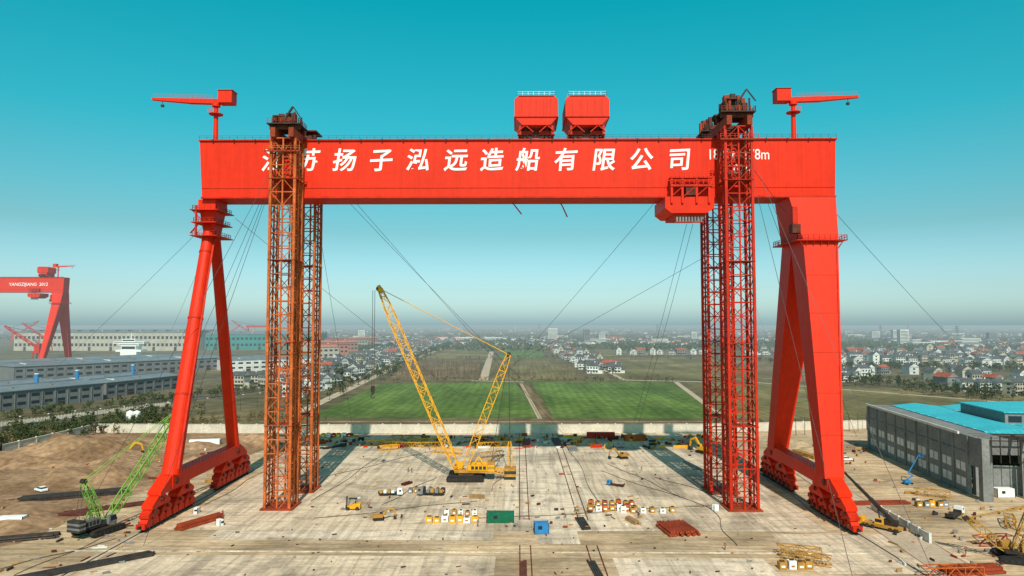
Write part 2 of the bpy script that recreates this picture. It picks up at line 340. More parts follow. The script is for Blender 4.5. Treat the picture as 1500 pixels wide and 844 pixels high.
# ================= erection towers
def tower(b,x0,x1,y0,y1,zt,mt,mt2,bay=3.7):
    n=int(zt/bay); bay=zt/n; xm=(x0+x1)/2; ym=(y0+y1)/2
    for x,y in((x0,y0),(x1,y0),(x1,y1),(x0,y1)): b.box(x-.35,x+.35,y-.35,y+.35,0,zt,mt)
    for x,y in((xm,y0),(xm,y1),(x0,ym),(x1,ym)): b.box(x-.2,x+.2,y-.2,y+.2,0,zt,mt)
    segs=[((x0,y0),(xm,y0)),((xm,y0),(x1,y0)),((x1,y0),(x1,ym)),((x1,ym),(x1,y1)),((x1,y1),(xm,y1)),((xm,y1),(x0,y1)),((x0,y1),(x0,ym)),((x0,ym),(x0,y0))]
    for i in range(n):
        z=i*bay
        for j,(p,q) in enumerate(segs):
            m_=mt if (i//3+j)%3 else mt2
            b.beam((*p,z+bay),(*q,z+bay),.24,.28,m_)
            if (i+j)%2: b.beam((*p,z),(*q,z+bay),.18,.18,m_)
            else: b.beam((*q,z),(*p,z+bay),.18,.18,m_)
        if i%6==5: b.box(x0-.5,x1+.5,y0-.5,y1+.5,z+bay-.1,z+bay+.02,mt2)
    b.box(x0-1,x1+1,y0-1,y1+1,0.01,.5,mt2)
def towerset(x0,x1,ztop,mt,mt2,zh):
    for y0,y1 in((186,192.3),(205,211.5)):
        b=MB(); tower(b,x0,x1,y0,y1,ztop,mt,mt2); b.obj('lattice_erection_tower')
    b=MB(); xm=(x0+x1)/2
    for x in(x0+.8,x1-.8):
        b.box(x-.7,x+.7,184.5,213,ztop+.01,ztop+2.6,mt2)
    for y in(187,191.5,198.5,206,210.5): b.box(x0-.8,x1+.8,y-.5,y+.5,ztop+2.61,ztop+3.8,BROWN)
    b.box(x0-1.2,x1+1.2,185.2,192.8,ztop+3.81,ztop+4.1,DKSTEEL); b.box(x0-1.2,x1+1.2,204.2,212,ztop+3.81,ztop+4.1,DKSTEEL)
    random.seed(int(zh))
    for k in range(30):
        x=random.uniform(x0-.5,x1-.9); y=random.choice([random.uniform(185.5,191.5),random.uniform(204.5,210.5)])
        hh=random.uniform(1,zh-ztop-4.0); b.box(x,x+random.uniform(.6,1.5),y,y+1,ztop+4.1,ztop+4.1+hh,random.choice([BROWN,DKSTEEL,mt2,BROWN]))
    for x in(x0+.4,xm,x1-.4):
        for y in(186,192,205,211): b.rod((x,y,ztop+4),(x,y,zh-random.uniform(.4,2.5)),.28,BROWN,8)
    b.box(x0+.5,xm,185.7,192.4,zh-2,zh-1.6,BROWN); b.box(xm-1,x1,204.7,211.4,zh-.8,zh-.4,BROWN)
    b.rail([(x0-1,185.2,ztop+4.1),(x1+1,185.2,ztop+4.1),(x1+1,192.6,ztop+4.1)],1.3,mt2,1.2,.1)
    b.beam((xm,186,zh-3),(xm+2.5,186,zh+.8),.5,.5,DKSTEEL); b.beam((xm+2.5,186,zh+.8),(x1+1.4,186,zh-2.5),.3,.3,DKSTEEL)
    b.box(x0-1.6,x1+1.6,185,185.4,ztop-4,ztop-3.6,mt2); b.rail([(x0-1.6,184.8,ztop-3.6),(x1+1.6,184.8,ztop-3.6)],1.2,mt,1.2,.1)
    b.obj('lifting_head_beam')
towerset(-68.5,-61.8,101.5,RUST,RUSTD,109.5)
towerset(56.8,64,104.5,RED2,RUSTD,114)

# ================= guy wires
b=MB()
def W(u,v,Y):
    r=CR@Vector(((u-750)/1000,-(v-422)/1000,-1)); t=Y/r.y; return Vector((r.x*t,r.y*t,H+r.z*t))
T1=Vector((-66,190,101)); T2=Vector((-63,210,101)); T3=Vector((58,210,103)); T4=Vector((63,190,103))
ws=[(T1,G(40,575)),(T1,G(225,645)),(T1,G(250,640)),(T1,G(120,760)),(W(345,320,200),G(706,602)),(W(460,290,208),G(515,618)),
 (W(505,290,204),G(815,604)),(W(515,290,204),G(830,640)),(W(965,290,204),G(690,602)),(W(1035,375,211),G(615,602)),(W(1015,328,200),G(935,622)),(W(1006,328,200),G(928,622)),
 (W(1222,310,200),G(1500,603)),(T4,G(1250,850)),(T4,G(1372,850)),(T4,G(1255,640)),(T3,G(1130,505)),(W(330,300,198),G(230,520)),(T1,G(210,800)),
 (W(1105,250,188),W(1150,310,195)),(G(1205,520)+Vector((0,0,30)),G(1330,640))]
for p,q in ws:
    n=10; pts=[]
    for i in range(n+1):
        t=i/n; c=p.lerp(q,t); c.z-=4*t*(1-t)*(p-q).length*.006; pts.append(c)
    for a,c in zip(pts,pts[1:]): b.rod(a,c,.07,WIRE)
b.obj('guy_wires')
b=MB()
for u0,v0,u1,v1 in((741,289,764,314),(815,289,831,318)):
    b.beam(W(u0,v0,203),W((u0+u1)/2+1,(v0+v1)/2-1,202),.25,.25,BROWN); b.beam(W((u0+u1)/2+1,(v0+v1)/2-1,202),W(u1,v1,202),.35,.35,RED2)
b.obj('hanging_tag_lines')

# ================= ground sheets
def sheet(name,pts,z,mt,px=True):
    b=MB(); P=[G(*p) if px else Vector((*p,0)) for p in pts]
    b.add([(p.x,p.y,z) for p in P],[tuple(range(len(P)))],mt); o=b.obj(name)
    o.data.update()
    if o.data.polygons[0].normal.z<0: o.data.flip_normals()
    return o
sheet('ground',[(-25000,-300),(25000,-300),(25000,30000),(-25000,30000)],0,LAND,False)
sheet('sandy_yard',[(-150,60),(190,60),(190,318),(-150,318)],.03,SAND,False)
sheet('dirt_yard',[(-330,60),(-142,60),(-128,150),(-118,180),(-104,240),(-98,330),(-330,300)],.06,DIRT,False)
sheet('dirt_yard',[(96,180),(104,330),(230,330),(230,60),(148,60),(122,150)],.05,SAND,False)
sheet('concrete_slab',[(-86,232),(-86,168),(-4,168),(-4,318),(-100,318)],.07,SLAB,False)
sheet('concrete_slab',[(22,168),(75,168),(75,318),(22,318)],.07,SLAB,False)
sheet('concrete_slab',[(-4,168),(22,168),(22,318),(-4,318)],.07,PALE,False)
sheet('concrete_slab',[(-73,160.5),(-6,160.5),(-6,167.9),(-73,167.9)],.08,PALE,False)
sheet('concrete_slab',[(4.5,158),(14,158),(14,176),(4.5,176)],.085,PALE,False)
sheet('concrete_slab',[(60,140),(95,140),(95,166),(60,166)],.07,SLAB,False)
sheet('concrete_slab',[(-88,120),(-5,120),(-5,150),(-88,150)],.06,SLAB,False)
sheet('concrete_slab',[(20,128),(52,128),(52,149),(20,149)],.06,PALE,False)
sheet('green_field',[(560,562),(755,560),(790,612),(452,612)],.05,GRN)
sheet('green_field',[(778,560),(985,560),(1045,595),(1048,613),(812,613)],.05,GRN)
sheet('fallow_field',[(1000,558),(1500,575),(1500,590),(1260,612),(1055,613),(1045,590)],.05,BRN)
sheet('fallow_field',[(600,528),(706,528),(695,557),(565,558)],.05,BRN2)
sheet('fallow_field',[(720,528),(800,528),(860,555),(715,557)],.06,BRN)
sheet('fallow_field',[(890,524),(1040,524),(1130,556),(900,557)],.05,BRN)
sheet('fallow_field',[(1050,522),(1230,530),(1260,560),(1140,560)],.06,BRN2)
sheet('fallow_field',[(640,513),(716,512),(713,525),(615,526)],.05,BRN)
sheet('green_field',[(735,512),(790,512),(800,525),(728,525)],.05,GRN)
sheet('fallow_field',[(870,513),(960,513),(990,522),(880,522)],.06,BRN)
def road(name,pts,w_,z,mt=ROAD):
    P=[G(*p) for p in pts]; b=MB()
    for p,q in zip(P,P[1:]):
        d=(q-p).normalized(); n=Vector((-d.y,d.x,0))*w_/2
        b.add([(p-n)+Vector((0,0,z)),(p+n)+Vector((0,0,z)),(q+n)+Vector((0,0,z)),(q-n)+Vector((0,0,z))],[(3,2,1,0)],mt)
        for s in(-1,1): b.beam(p+n*s+Vector((0,0,z+.05)),q+n*s+Vector((0,0,z+.05)),.3,.14,mt)
    b.obj(name)
road('farm_path',[(800,614),(768,562)],6,.1,BRN2); road('farm_path',[(791,614),(763,562)],2,.11); road('farm_path',[(708,557),(722,508)],8,.1); road('farm_path',[(768,560),(690,558)],4,.1); road('farm_path',[(870,535),(915,557),(1045,560)],4,.1)
road('road',[(440,604),(600,528),(672,502)],7,.11); road('farm_path',[(990,560),(1052,606)],4,.1)
road('road',[(-60,640),(240,590),(380,572)],11,.1,ASPH); road('road',[(-40,600),(330,550),(480,520)],12,.1,ASPH)
road('road',[(1180,690),(1300,770),(1420,850)],9,.1,ROAD); road('road',[(1100,560),(1500,592)],4,.1)
sheet('irrigation_ditch',[(455,617),(1045,617),(1045,619),(455,619)],.07,DIRT)
b=MB()
for X in(-90.6,80.8):
    b.box(X-1.2,X+1.2,60,300,.085,.10,ROAD); b.box(X-.12,X+.12,60,300,.10,.22,DKSTEEL)
b.obj('gantry_rail_track')
b=MB()
for X in(.2,2.6,15.2,17.6):
    b.box(X-.12,X+.12,60,157,.1,.22,BROWN); b.box(X-.12,X+.12,177,316,.1,.22,BROWN)
b.box(-100,78,152.1,152.7,.05,.2,PALE)
y=95; random.seed(4)
while y<316:
    for X in(1.4,16.4):
        if random.random()<.3 and not 156<y<178: b.box(X-1.4+random.uniform(-.3,.3),X+1.4,y,y+.25,.09,.16,WOOD if random.random()<.5 else GREYC)
    y+=random.uniform(.9,2.4)
b.obj('slipway_rail_track')
def wall(name,pts,h,mt,pil=8):
    b=MB()
    for p,q in zip(pts,pts[1:]):
        p=Vector(p);q=Vector(q); b.beam(p+Vector((0,0,h/2)),q+Vector((0,0,h/2)),.35,h,mt); b.beam(p+Vector((0,0,h+.11)),q+Vector((0,0,h+.11)),.6,.2,mt)
        n=int((q-p).length/pil)
        for i in range(n+1):
            c=p.lerp(q,i/n) ; b.box(c.x-.35,c.x+.35,c.y-.35,c.y+.35,0,h+.5,mt)
    b.obj(name)
wall('perimeter_wall',[G(-120,697),G(0,668),G(140,634),G(455,635),G(1032,634),G(1270,628),G(1600,625)],3.9,WALLM)

# ================= crawler cranes
def track_unit(b,x0,x1,y,wd,h):
    pts=[]
    for i in range(9): a=-math.pi/2+math.pi*i/8; pts.append((x1-h/2+math.cos(a)*h/2,h/2+math.sin(a)*h/2))
    for i in range(9): a=math.pi/2+math.pi*i/8; pts.append((x0+h/2+math.cos(a)*h/2,h/2+math.sin(a)*h/2))
    b.prism(pts,'y',y-wd/2,y+wd/2,BLACK)
    n=int((x1-x0)/.5)
    for i in range(n):
        x=x0+h/2+(x1-x0-h)*i/n; b.box(x,x+.25,y-wd/2-.05,y+wd/2+.05,h,h+.08,DKSTEEL); b.box(x,x+.2,y-wd/2-.12,y-wd/2-.02,.1,h*.3,DKSTEEL)
    for i in range(int((x1-x0-h)/1.1)+1):
        x=x0+h/2+i*1.1; b.rod((x,y-wd/2-.1,h*.45),(x,y+wd/2+.1,h*.45),h*.22,DKSTEEL,10)
def crawler(name,loc,rot,col,col2,s,tip,mast,hook=None,boomw=2.2,cw=True,pend=True,body=None):
    body=body or col
    e=empty(name,loc,rot)
    b=MB(); 
    for y in(-3.4*s,3.4*s): track_unit(b,-5.2*s,5.2*s,y,1.5*s,1.7*s)
    b.box(-2*s,2*s,-2.6*s,2.6*s,.6*s,1.5*s,col2); b.rod((0,0,1.5*s),(0,0,2.0*s),1.5*s,DKSTEEL,16); b.obj('undercarriage',e)
    b=MB()
    b.box(-6*s,3.2*s,-1.6*s,1.6*s,2.0*s,2.7*s,col2)
    b.prism([(-6*s,2.7*s),(-1*s,2.7*s),(-1*s,4.3*s),(-1.5*s,4.6*s),(-6*s,4.6*s)],'y',-1.75*s,-.35*s,body); b.prism([(-6*s,2.7*s),(-.5*s,2.7*s),(-.5*s,4.1*s),(-6*s,4.1*s)],'y',.5*s,1.75*s,body)
    for k in range(4):
        b.box((-5.6+k*1.1)*s,(-4.8+k*1.1)*s,-1.79*s,-1.752*s,3*s,4.2*s,DKSTEEL); b.box((-5.6+k*1.1)*s,(-4.8+k*1.1)*s,1.752*s,1.79*s,3*s,3.9*s,DKSTEEL)
    b.prism([(1*s,2.2*s),(3.4*s,2.2*s),(3.6*s,3*s),(3.1*s,4.5*s),(1*s,4.6*s)],'y',-2.6*s,-1.65*s,body)
    b.prism([(1.5*s,3*s),(3.66*s,3.05*s),(3.15*s,4.35*s),(1.5*s,4.35*s)],'y',-2.55*s,-2.63*s,GLASS)
    for k in range(5): b.box(-8*s,-6.05*s,-2.3*s,2.3*s,(2.0+k*.62)*s,(2.58+k*.62)*s,body if k%2 else col2)
    for k in range(2): b.rod((-2.6*s+k*1.6*s,-.3*s,3.3*s),(-2.6*s+k*1.6*s,.45*s,3.3*s),.6*s,DKSTEEL,14)
    b.rail([(-6*s,-1.7*s,4.6*s),(-1.5*s,-1.7*s,4.6*s)],1,col2,1.2,.06)
    b.beam((-5.5*s,0,2.7*s),(-3.5*s,0,6.5*s),.3*s,.3*s,col); b.beam((-1.5*s,0,2.7*s),(-3.5*s,0,6.5*s),.3*s,.3*s,col); b.obj('superstructure',e)
    b=MB(); B0=Vector((2.6*s,0,2.6*s)); tip=Vector(tip); n=int((tip-B0).length/(boomw*1.05))
    b.lattice(B0,tip,.6*boomw,.5*boomw,boomw,n,.24*s**.5,.14*s**.5,col)
    d=(tip-B0).normalized(); b.beam(tip-d*1.5,tip+d*1.2,1.1*s,.8*s,col); b.rod(tip+Vector((.3,-.5,0)),tip+Vector((.3,.5,0)),.8*s,DKSTEEL,12); b.obj('boom',e)
    if mast:
        b=MB(); mast=Vector(mast); M0=Vector((.6*s,0,2.8*s)); n=int((mast-M0).length/(boomw*1.05))
        b.lattice(M0,mast,.6*boomw,.5*boomw,boomw*.9,n,.22*s**.5,.13*s**.5,col); b.rod(mast+Vector((0,-.6,0)),mast+Vector((0,.6,0)),.7*s,DKSTEEL,12)
        for y in(-.7*s,.7*s):
            if pend: b.rod(mast+Vector((0,y,0)),tip+Vector((0,y*.5,0)),.09,col,4)
            b.rod(mast+Vector((0,y,0)),(-7*s,y,4.6*s),.08,WIRE,4)
        if cw:
            x=mast.x
            for y in(-1.6,1.6): b.rod(mast,(x-.5,y,5),.08,WIRE,4)
            for k in range(3): b.box(x-2.4,x+1.4,-2.2,2.2,1.2+k*.9,2.02+k*.9,YELD if k!=1 else DKSTEEL)
            b.lattice((-8*s,0,2.6*s),(x+1.5,0,2.4),1.2,1.2,1.4,6,.22,.13,col); b.lattice((x-.6,0,3.8),(x-.3,0,12),.8,.6,1.2,5,.2,.12,col)
        b.obj('mast',e)
    if hook:
        b=MB(); hk=Vector(hook); a=Vector((hk.x,0,tip.z-.5))
        for dx in(-.35,.35): b.rod(a+Vector((dx,0,0)),hk+Vector((dx,0,1.5)),.08,WIRE,4)
        b.beam(a+Vector((-.8,0,.8)),tip+Vector((0,0,.4)),.5,.5,col)
        b.prism([(hk.x-.5,hk.z+1.8),(hk.x-.7,hk.z+.6),(hk.x-.3,hk.z-.9),(hk.x+.3,hk.z-.9),(hk.x+.7,hk.z+.6),(hk.x+.5,hk.z+1.8)],'y',-.4,.4,DKSTEEL)
        c=[hk+Vector((math.sin(t)*.6,0,-1.5+math.cos(t)*.6)) for t in[0,.6,1.2,1.9,2.6,3.3,4.0,4.6]]
        for p,q in zip(c,c[1:]): b.rod(p,q,.15,DKSTEEL,6)
        b.obj('hook_block',e)
    return e
crawler('crawler_crane',(-17,223,.08),math.pi,YEL,YELD,1.15,(28.5,0,61.5),(-13.7,0,40),(30.5,0,28),2.6)
crawler('crawler_crane',(-101,166,.08),R(72),GREENP,DKSTEEL,.85,(24.5,0,27),(-4.5,0,13),None,1.8,cw=False,body=GREYW)
crawler('crawler_crane',tuple(G(1492,822)+Vector((0,0,.05))),R(160),YELD,DKSTEEL,.8,(9,0,8),(-3,0,12),None,1.6,cw=False)

# ================= other vehicles
def wheel(b,x,y,r=.5,wd=.35): b.rod((x,y-wd/2,r),(x,y+wd/2,r),r,BLACK,14); b.rod((x,y-wd/2-.02,r),(x,y+wd/2+.02,r),r*.5,WIRE,10)
def truck(loc,rot,cabm,bedm,load=None,s=.85):
    b=MB()
    for x in(-4.6,-3.4,-2.2,3.0):
        for y in(-1,1): wheel(b,x,y)
    b.box(-5.6,4,-.5,.5,.6,.95,DKSTEEL); b.box(-5.8,1.8,-1.25,1.25,.96,1.25,bedm); 
    for x0 in(-5.8,1.7): b.box(x0,x0+.1,-1.25,1.25,1.25,2,bedm)
    b.prism([(2,.7),(4.3,.7),(4.35,1.7),(4.0,2.9),(2,3.0)],'y',-1.2,1.2,cabm); b.prism([(4.0,1.8),(4.37,1.75),(4.05,2.7),(3.9,2.7)],'y',-1.05,1.05,GLASS); b.box(2.8,3.7,-1.215,1.215,1.8,2.6,GLASS)
    if load:
        for k in range(4): b.box(-5.2+k*1.6,-4.0+k*1.6,-1.1,1.0,1.26,2.0+.25*(k%3),load if k%2 else YELD)
    o=b.obj('flatbed_truck',None,loc,rot); o.scale=(s,)*3
def excavator(loc,rot,col=YEL,s=1.0):
    b=MB()
    for y in(-1.2,1.2): track_unit(b,-2,2,y,.6,.9)
    b.box(-1,1,-1,1,.5,1,DKSTEEL); b.prism([(-2.4,1.1),(1.5,1.1),(1.5,2),(-.3,2.2),(-2.4,2.2)],'y',-1.3,1.3,col); b.prism([(0,1.2),(1.6,1.2),(1.5,2.3),(1.1,3),(0,3)],'y',.4,1.28,col); b.box(.2,1.35,.38,1.3,2.1,2.85,GLASS)
    b.beam((1.2,-.2,1.6),(3.6,-.2,4.4),.5,.7,col); b.beam((3.6,-.2,4.4),(5.6,-.2,3.6),.45,.6,col); b.beam((5.5,-.2,3.9),(6.1,-.2,1.4),.35,.45,col)
    b.prism([(5.6,1.4),(6.4,1.5),(6.3,.5),(5.7,.2),(5.2,.6)],'y',-.75,.35,DKSTEEL); b.rod((2,-.2,1.8),(3.4,-.2,3.7),.12,DKSTEEL,6)
    o=b.obj('excavator',None,loc,rot); o.scale=(s,)*3
def forklift(loc,rot):
    b=MB()
    for x in(-1.2,1.1):
        for y in(-.7,.7): wheel(b,x,y,.45)
    b.prism([(-1.9,.4),(1.3,.4),(1.3,1.1),(.3,1.2),(-.4,1.7),(-1.9,1.6)],'y',-.7,.7,YEL)
    for x,y in((-.9,-.6),(-.9,.6),(1,-.6),(1,.6)): b.beam((x,y,1.3),(x*.8,y,2.7),.1,.1,DKSTEEL)
    b.box(-.9,.95,-.65,.65,2.7,2.8,DKSTEEL); b.box(-.6,0,-.3,.3,1.4,1.6,BLACK); b.box(-.65,-.5,-.3,.3,1.5,2.1,BLACK)
    for y in(-.4,.4): b.box(1.45,1.6,y-.06,y+.06,.2,3.3,DKSTEEL); b.box(1.6,3,y-.07,y+.07,.25,.33,DKSTEEL)
    b.box(1.45,1.6,-.4,.4,3.2,3.3,DKSTEEL); b.box(1.6,1.7,-.6,.6,.3,1.2,DKSTEEL); o=b.obj('forklift',None,loc,rot); o.scale=(1.1,)*3
def boomlift(loc,rot,col=BLUE,s=.72):
    b=MB()
    for x in(-1.4,1.4):
        for y in(-1,1): wheel(b,x,y,.5)
    b.box(-1.8,1.8,-.7,.7,.5,1,col); b.prism([(-2.2,1.1),(.8,1.1),(.8,2),(-2.2,2.2)],'y',-.8,.8,col); b.beam((-1.5,0,2),(3,0,3.5),.35,.4,col); b.beam((3,0,3.5),(.5,0,5),.3,.35,col)
    b.beam((.5,0,5),(6.5,0,12),.3,.35,col,.2,.25); b.beam((6.5,0,12),(7.6,0,11.7),.2,.2,col); b.box(7.5,8.8,-.9,.9,11.2,11.3,col)
    b.rail([(7.5,-.9,11.3),(8.8,-.9,11.3),(8.8,.9,11.3),(7.5,.9,11.3),(7.5,-.9,11.3)],1.1,col,.6,.06); o=b.obj('boom_lift',None,loc,rot); o.scale=(s,)*3
def mobile(loc,rot,tip,s=.95):
    b=MB()
    for x in(-4,-2.8,1.5,2.8):
        for y in(-1.1,1.1): wheel(b,x,y,.55)
    b.box(-5,4,-1.25,1.25,.7,1.3,YELD); b.prism([(4,.6),(5.6,.6),(5.6,1.6),(5.2,2.4),(4,2.4)],'y',-1.2,1.2,YEL); b.box(4.5,5.3,-1.22,1.22,1.6,2.2,GLASS)
    b.prism([(-4,1.4),(0,1.4),(0,2.4),(-1,2.8),(-4,2.8)],'y',-1.1,.2,DKSTEEL); b.prism([(-1,1.4),(1,1.4),(.9,2.8),(-1,2.9)],'y',.4,1.2,YEL); b.box(-.8,.85,.45,1.22,1.9,2.7,GLASS)
    t=Vector(tip);a=Vector((-3,0,2.6)); b.beam(a,a.lerp(t,.45),.8,.9,DKSTEEL); b.beam(a.lerp(t,.4),a.lerp(t,.75),.6,.7,DKSTEEL); b.beam(a.lerp(t,.7),t,.45,.5,DKSTEEL); b.rod((0,0,1.6),a.lerp(t,.3),.2,WIRE,8)
    b.rod(t,t-Vector((0,0,6)),.06,WIRE); b.box(t.x-.3,t.x+.3,-.3,.3,t.z-6.8,t.z-6,DKSTEEL)
    for x in(-4.6,3.6):
        b.box(x-.2,x+.2,-2.8,2.8,.9,1.1,DKSTEEL)
        for y in(-2.8,2.8): b.box(x-.3,x+.3,y-.3,y+.3,.05,.95,DKSTEEL)
    o=b.obj('mobile_crane',None,loc,rot); o.scale=(s,)*3
truck(G(575,726),R(4),WHITE,DKSTEEL,WHITE,.7); truck(G(628,726),R(178),GREYC,DKSTEEL,GREYC,.8)
truck(G(1400,757),R(40),WHITE,DKSTEEL,None,.8); truck(G(335,693),R(70),BLUE,DKSTEEL,None,.8); truck(G(900,712),R(150),BLUE,BROWN,None,.55)
excavator(G(1030,664),R(120),YEL,1.2); excavator(G(180,668),R(30),YEL,1.1); excavator(G(912,672),R(200),YELD,.9); excavator(G(555,762),R(10),YELD,.7)
forklift(G(517,747),R(180)); boomlift(G(1330,710),R(20)); mobile(G(1290,775),R(130),(9,0,13))
def car(loc,rot,m_):
    b=MB()
    for x in(-1.35,1.35):
        for y in(-.75,.75): wheel(b,x,y,.33,.22)
    b.prism([(-2.2,.35),(2.2,.35),(2.25,.7),(1.9,.9),(1.0,.98),(-1.9,1.0),(-2.25,.8)],'y',-.88,.88,m_); b.prism([(-1.8,1),(1,.98),(.4,1.45),(-1.3,1.48)],'y',-.75,.75,GLASS); b.prism([(-1.35,1.44),(.35,1.42),(.2,1.52),(-1.2,1.54)],'y',-.72,.72,m_)
    b.obj('parked_car',None,loc,rot)
for i,(u,v) in enumerate([(1240,675),(1225,668),(60,720)]): car(G(u,v),i*1.3,[WHITE,DKSTEEL,WHITE][i])

# ================= site materials
def blockrow(u0,u1,v,n,cols,s=2.0,name='concrete_counterweight_row'):
    b=MB(); p=G(u0,v);q=G(u1,v)
    for i in range(n):
        c=p.lerp(q,(i+.5)/n)+Vector((random.uniform(-.2,.2),random.uniform(-.5,.5),0)); h=random.uniform(1.2,1.7); m_=cols[i%len(cols)]
        b.box(c.x-s/2,c.x+s/2,c.y-s/2,c.y+s/2,.09,h,m_); b.box(c.x-s/2+.3,c.x+s/2-.3,c.y-.15,c.y+.15,h,h+.25,DKSTEEL); b.box(c.x-s/4,c.x+s/4,c.y-s/2-.02,c.y-s/2,.5,.9,WHITE if m_!=WHITE else YELD)
    b.obj(name)
blockrow(622,702,765,7,[YEL,YEL,WHITE],1.6); blockrow(860,935,748,7,[YELD,WHITE,RUST],1.5); blockrow(905,992,751,6,[WHITE,YELD],1.4); blockrow(1140,1190,833,4,[YELD,WHITE,YELD],1.5)
blockrow(862,930,741,7,[RUST,YELD],1.4); blockrow(470,515,640,6,[YEL,WHITE,RED2],2.0); blockrow(1340,1390,742,5,[YELD,GREYC,YEL],1.5); blockrow(596,655,722,6,[GREYC,YELD,DKSTEEL],1.3); blockrow(650,700,755,5,[WHITE,YELD],1.2)
def container(loc,rot,m_,L_=6.1):
    b=MB(); b.box(-L_/2,L_/2,-1.2,1.2,.15,2.6,m_)
    n=int(L_/.35)
    for i in range(n):
        x=-L_/2+.2+i*(L_-.4)/n
        for y in(-1.2,1.2): b.box(x,x+.15,y-.04 if y<0 else y,y if y<0 else y+.04,.3,2.45,m_)
    for x in(-L_/2,L_/2):
        for y in(-1.2,1.2): b.box(x-.08,x+.08,y-.08,y+.08,.1,2.68,DKSTEEL)
    b.box(L_/2,L_/2+.03,-.02,.02,.2,2.5,DKSTEEL); b.box(-L_/4,-L_/4+1,-1.27,-1.245,1.2,2,GLASS)
    return b.obj('shipping_container',None,loc,rot)
container(G(733,765),0,DGREEN,6.8); container(G(793,781),R(2),BLUE,3.4); container(G(930,646),R(5),RUST,9); container(G(300,653),R(12),WHITE,12); container(G(17,772),R(8),WHITE,6)
container(G(880,642),0,RED2,12); container(G(1470,728),0,WHITE,5)
for k,(u,v) in enumerate([(288,752),(322,770),(1048,748)]): container(G(u,v),k,WHITE,1.5).scale=(.7,.7,.6)
def pile(name,u,v,rot,n,L_,mt,r=.35,layers=2,sq=False):
    b=MB()
    for k in range(layers):
        for i in range(n-k):
            y=(i-(n-k)/2)*r*2.15; z=r+k*r*1.85; dx=random.uniform(-.6,.6)
            if sq: b.box(-L_/2+dx,L_/2+dx,y-r*.9,y+r*.9,z-r*.8,z+r*.8,mt)
            else: b.rod((-L_/2+dx,y,z),(L_/2+dx,y,z),r,mt,8)
    for x in(-L_/3,L_/3): b.box(x-.15,x+.15,-n*r*1.2,n*r*1.2,-.05,.08,WOOD)
    b.obj(name,None,G(u,v)+Vector((0,0,.1)),R(rot))
pile('steel_pipe_stack',990,778,100,11,9,RUSTD,.33,2); pile('steel_beam_stack',290,768,62,4,12,RUSTD,.35,2,True); pile('steel_beam_stack',852,768,95,5,10,DKSTEEL,.22,1,True)
pile('steel_beam_stack',835,655,92,5,20,GREYC,.35,1,True); pile('steel_beam_stack',815,650,93,4,22,BROWN,.35,1,True); pile('steel_beam_stack',770,650,88,5,20,RUSTD,.3,1,True); pile('timber_stack',925,765,110,4,5,WOOD,.22,2,True)
pile('steel_beam_stack',1015,684,100,3,14,GREYC,.25,1,True); pile('steel_beam_stack',130,830,40,5,24,DKSTEEL,.3,1,True); pile('steel_beam_stack',60,760,28,5,22,BROWN,.35,1,True); pile('steel_beam_stack',110,728,25,6,26,DKSTEEL,.35,2,True)
pile('steel_pipe_stack',595,710,60,4,4,BROWN,.2,2); pile('steel_beam_stack',1280,738,5,5,20,RUSTD,.3,1,True); pile('steel_beam_stack',1420,838,8,6,12,RUSTD,.3,2,True)
pile('timber_stack',700,730,170,5,4,WOOD,.22,2,True); pile('steel_beam_stack',870,835,95,4,9,DKSTEEL,.2,1,True); pile('steel_beam_stack',765,835,90,4,9,BROWN,.18,1,True); pile('steel_pipe_stack',40,790,20,6,12,DKSTEEL,.25,2)
pile('steel_beam_stack',215,690,60,6,16,RUSTD,.3,2,True); pile('steel_beam_stack',1180,668,100,5,14,YELD,.3,2,True); pile('steel_beam_stack',160,745,35,5,20,BROWN,.3,1,True); pile('steel_beam_stack',490,655,60,4,12,DKSTEEL,.3,1,True)
def section(u,v,rot,L_,mt,wd=2.0):
    b=MB(); b.lattice((-L_/2,0,wd/2+.1),(L_/2,0,wd/2+.1),wd*.9,wd*.9,wd,int(L_/wd),.2,.13,mt); b.obj('crane_boom_section',None,G(u,v),R(rot))
for a in[(560,652,8,14,YEL),(590,655,-10,16,YEL),(620,650,20,14,YEL),(600,645,-4,16,YELD),(640,655,5,12,YEL),(725,655,15,14,YEL),(740,648,-12,12,YELD),(845,650,70,16,YEL),(700,648,0,12,RED2),(570,660,30,8,YEL),(1170,815,-20,9,YELD),(1180,825,-28,10,YELD),(1395,845,5,12,RUST),(655,665,-20,12,YEL),(720,670,30,10,YELD),(1365,728,-30,9,YELD),(1455,798,10,9,RUSTD),(1480,770,60,9,YELD)]: section(*a)
b=MB(); p=G(1278,747);q=G(1362,796); b.beam(p+Vector((0,0,1.1)),q+Vector((0,0,1.1)),.3,2.2,PLAST)
for i in range(7): c=p.lerp(q,i/6); b.box(c.x-.3,c.x+.3,c.y-.3,c.y+.3,0,2.4,PLAST)
b.obj('site_screen_wall')
b=MB(); random.seed(3)
def scat(n,u0,u1,v0,v1,cols,s0=.3,s1=1.5,hmax=1):
    for _ in range(n):
        c=G(random.uniform(u0,u1),random.uniform(v0,v1)); a=random.choice([.1,1.6,.4])+random.uniform(-.3,.3); l_=random.uniform(s0,s1)*(1 if random.random()<.75 else 2.2); w_=random.uniform(.2,.5)*min(1.0,s1)
        d=Vector((math.cos(a),math.sin(a),0))*l_/2; h=random.uniform(.1,hmax)
        b.beam(c-d+Vector((0,0,.1+h/2)),c+d+Vector((0,0,.1+h/2)),w_,h,random.choice(cols))
CL=[YELD,RUSTD,GREYC,DKSTEEL,WOOD,BROWN,GREYC,WOOD,PLAST]
scat(260,455,1040,639,658,[YEL,YELD,RUSTD,DKSTEEL,PLAST,BROWN,RED2,WOOD,GREYC],.8,2.8,1.5)
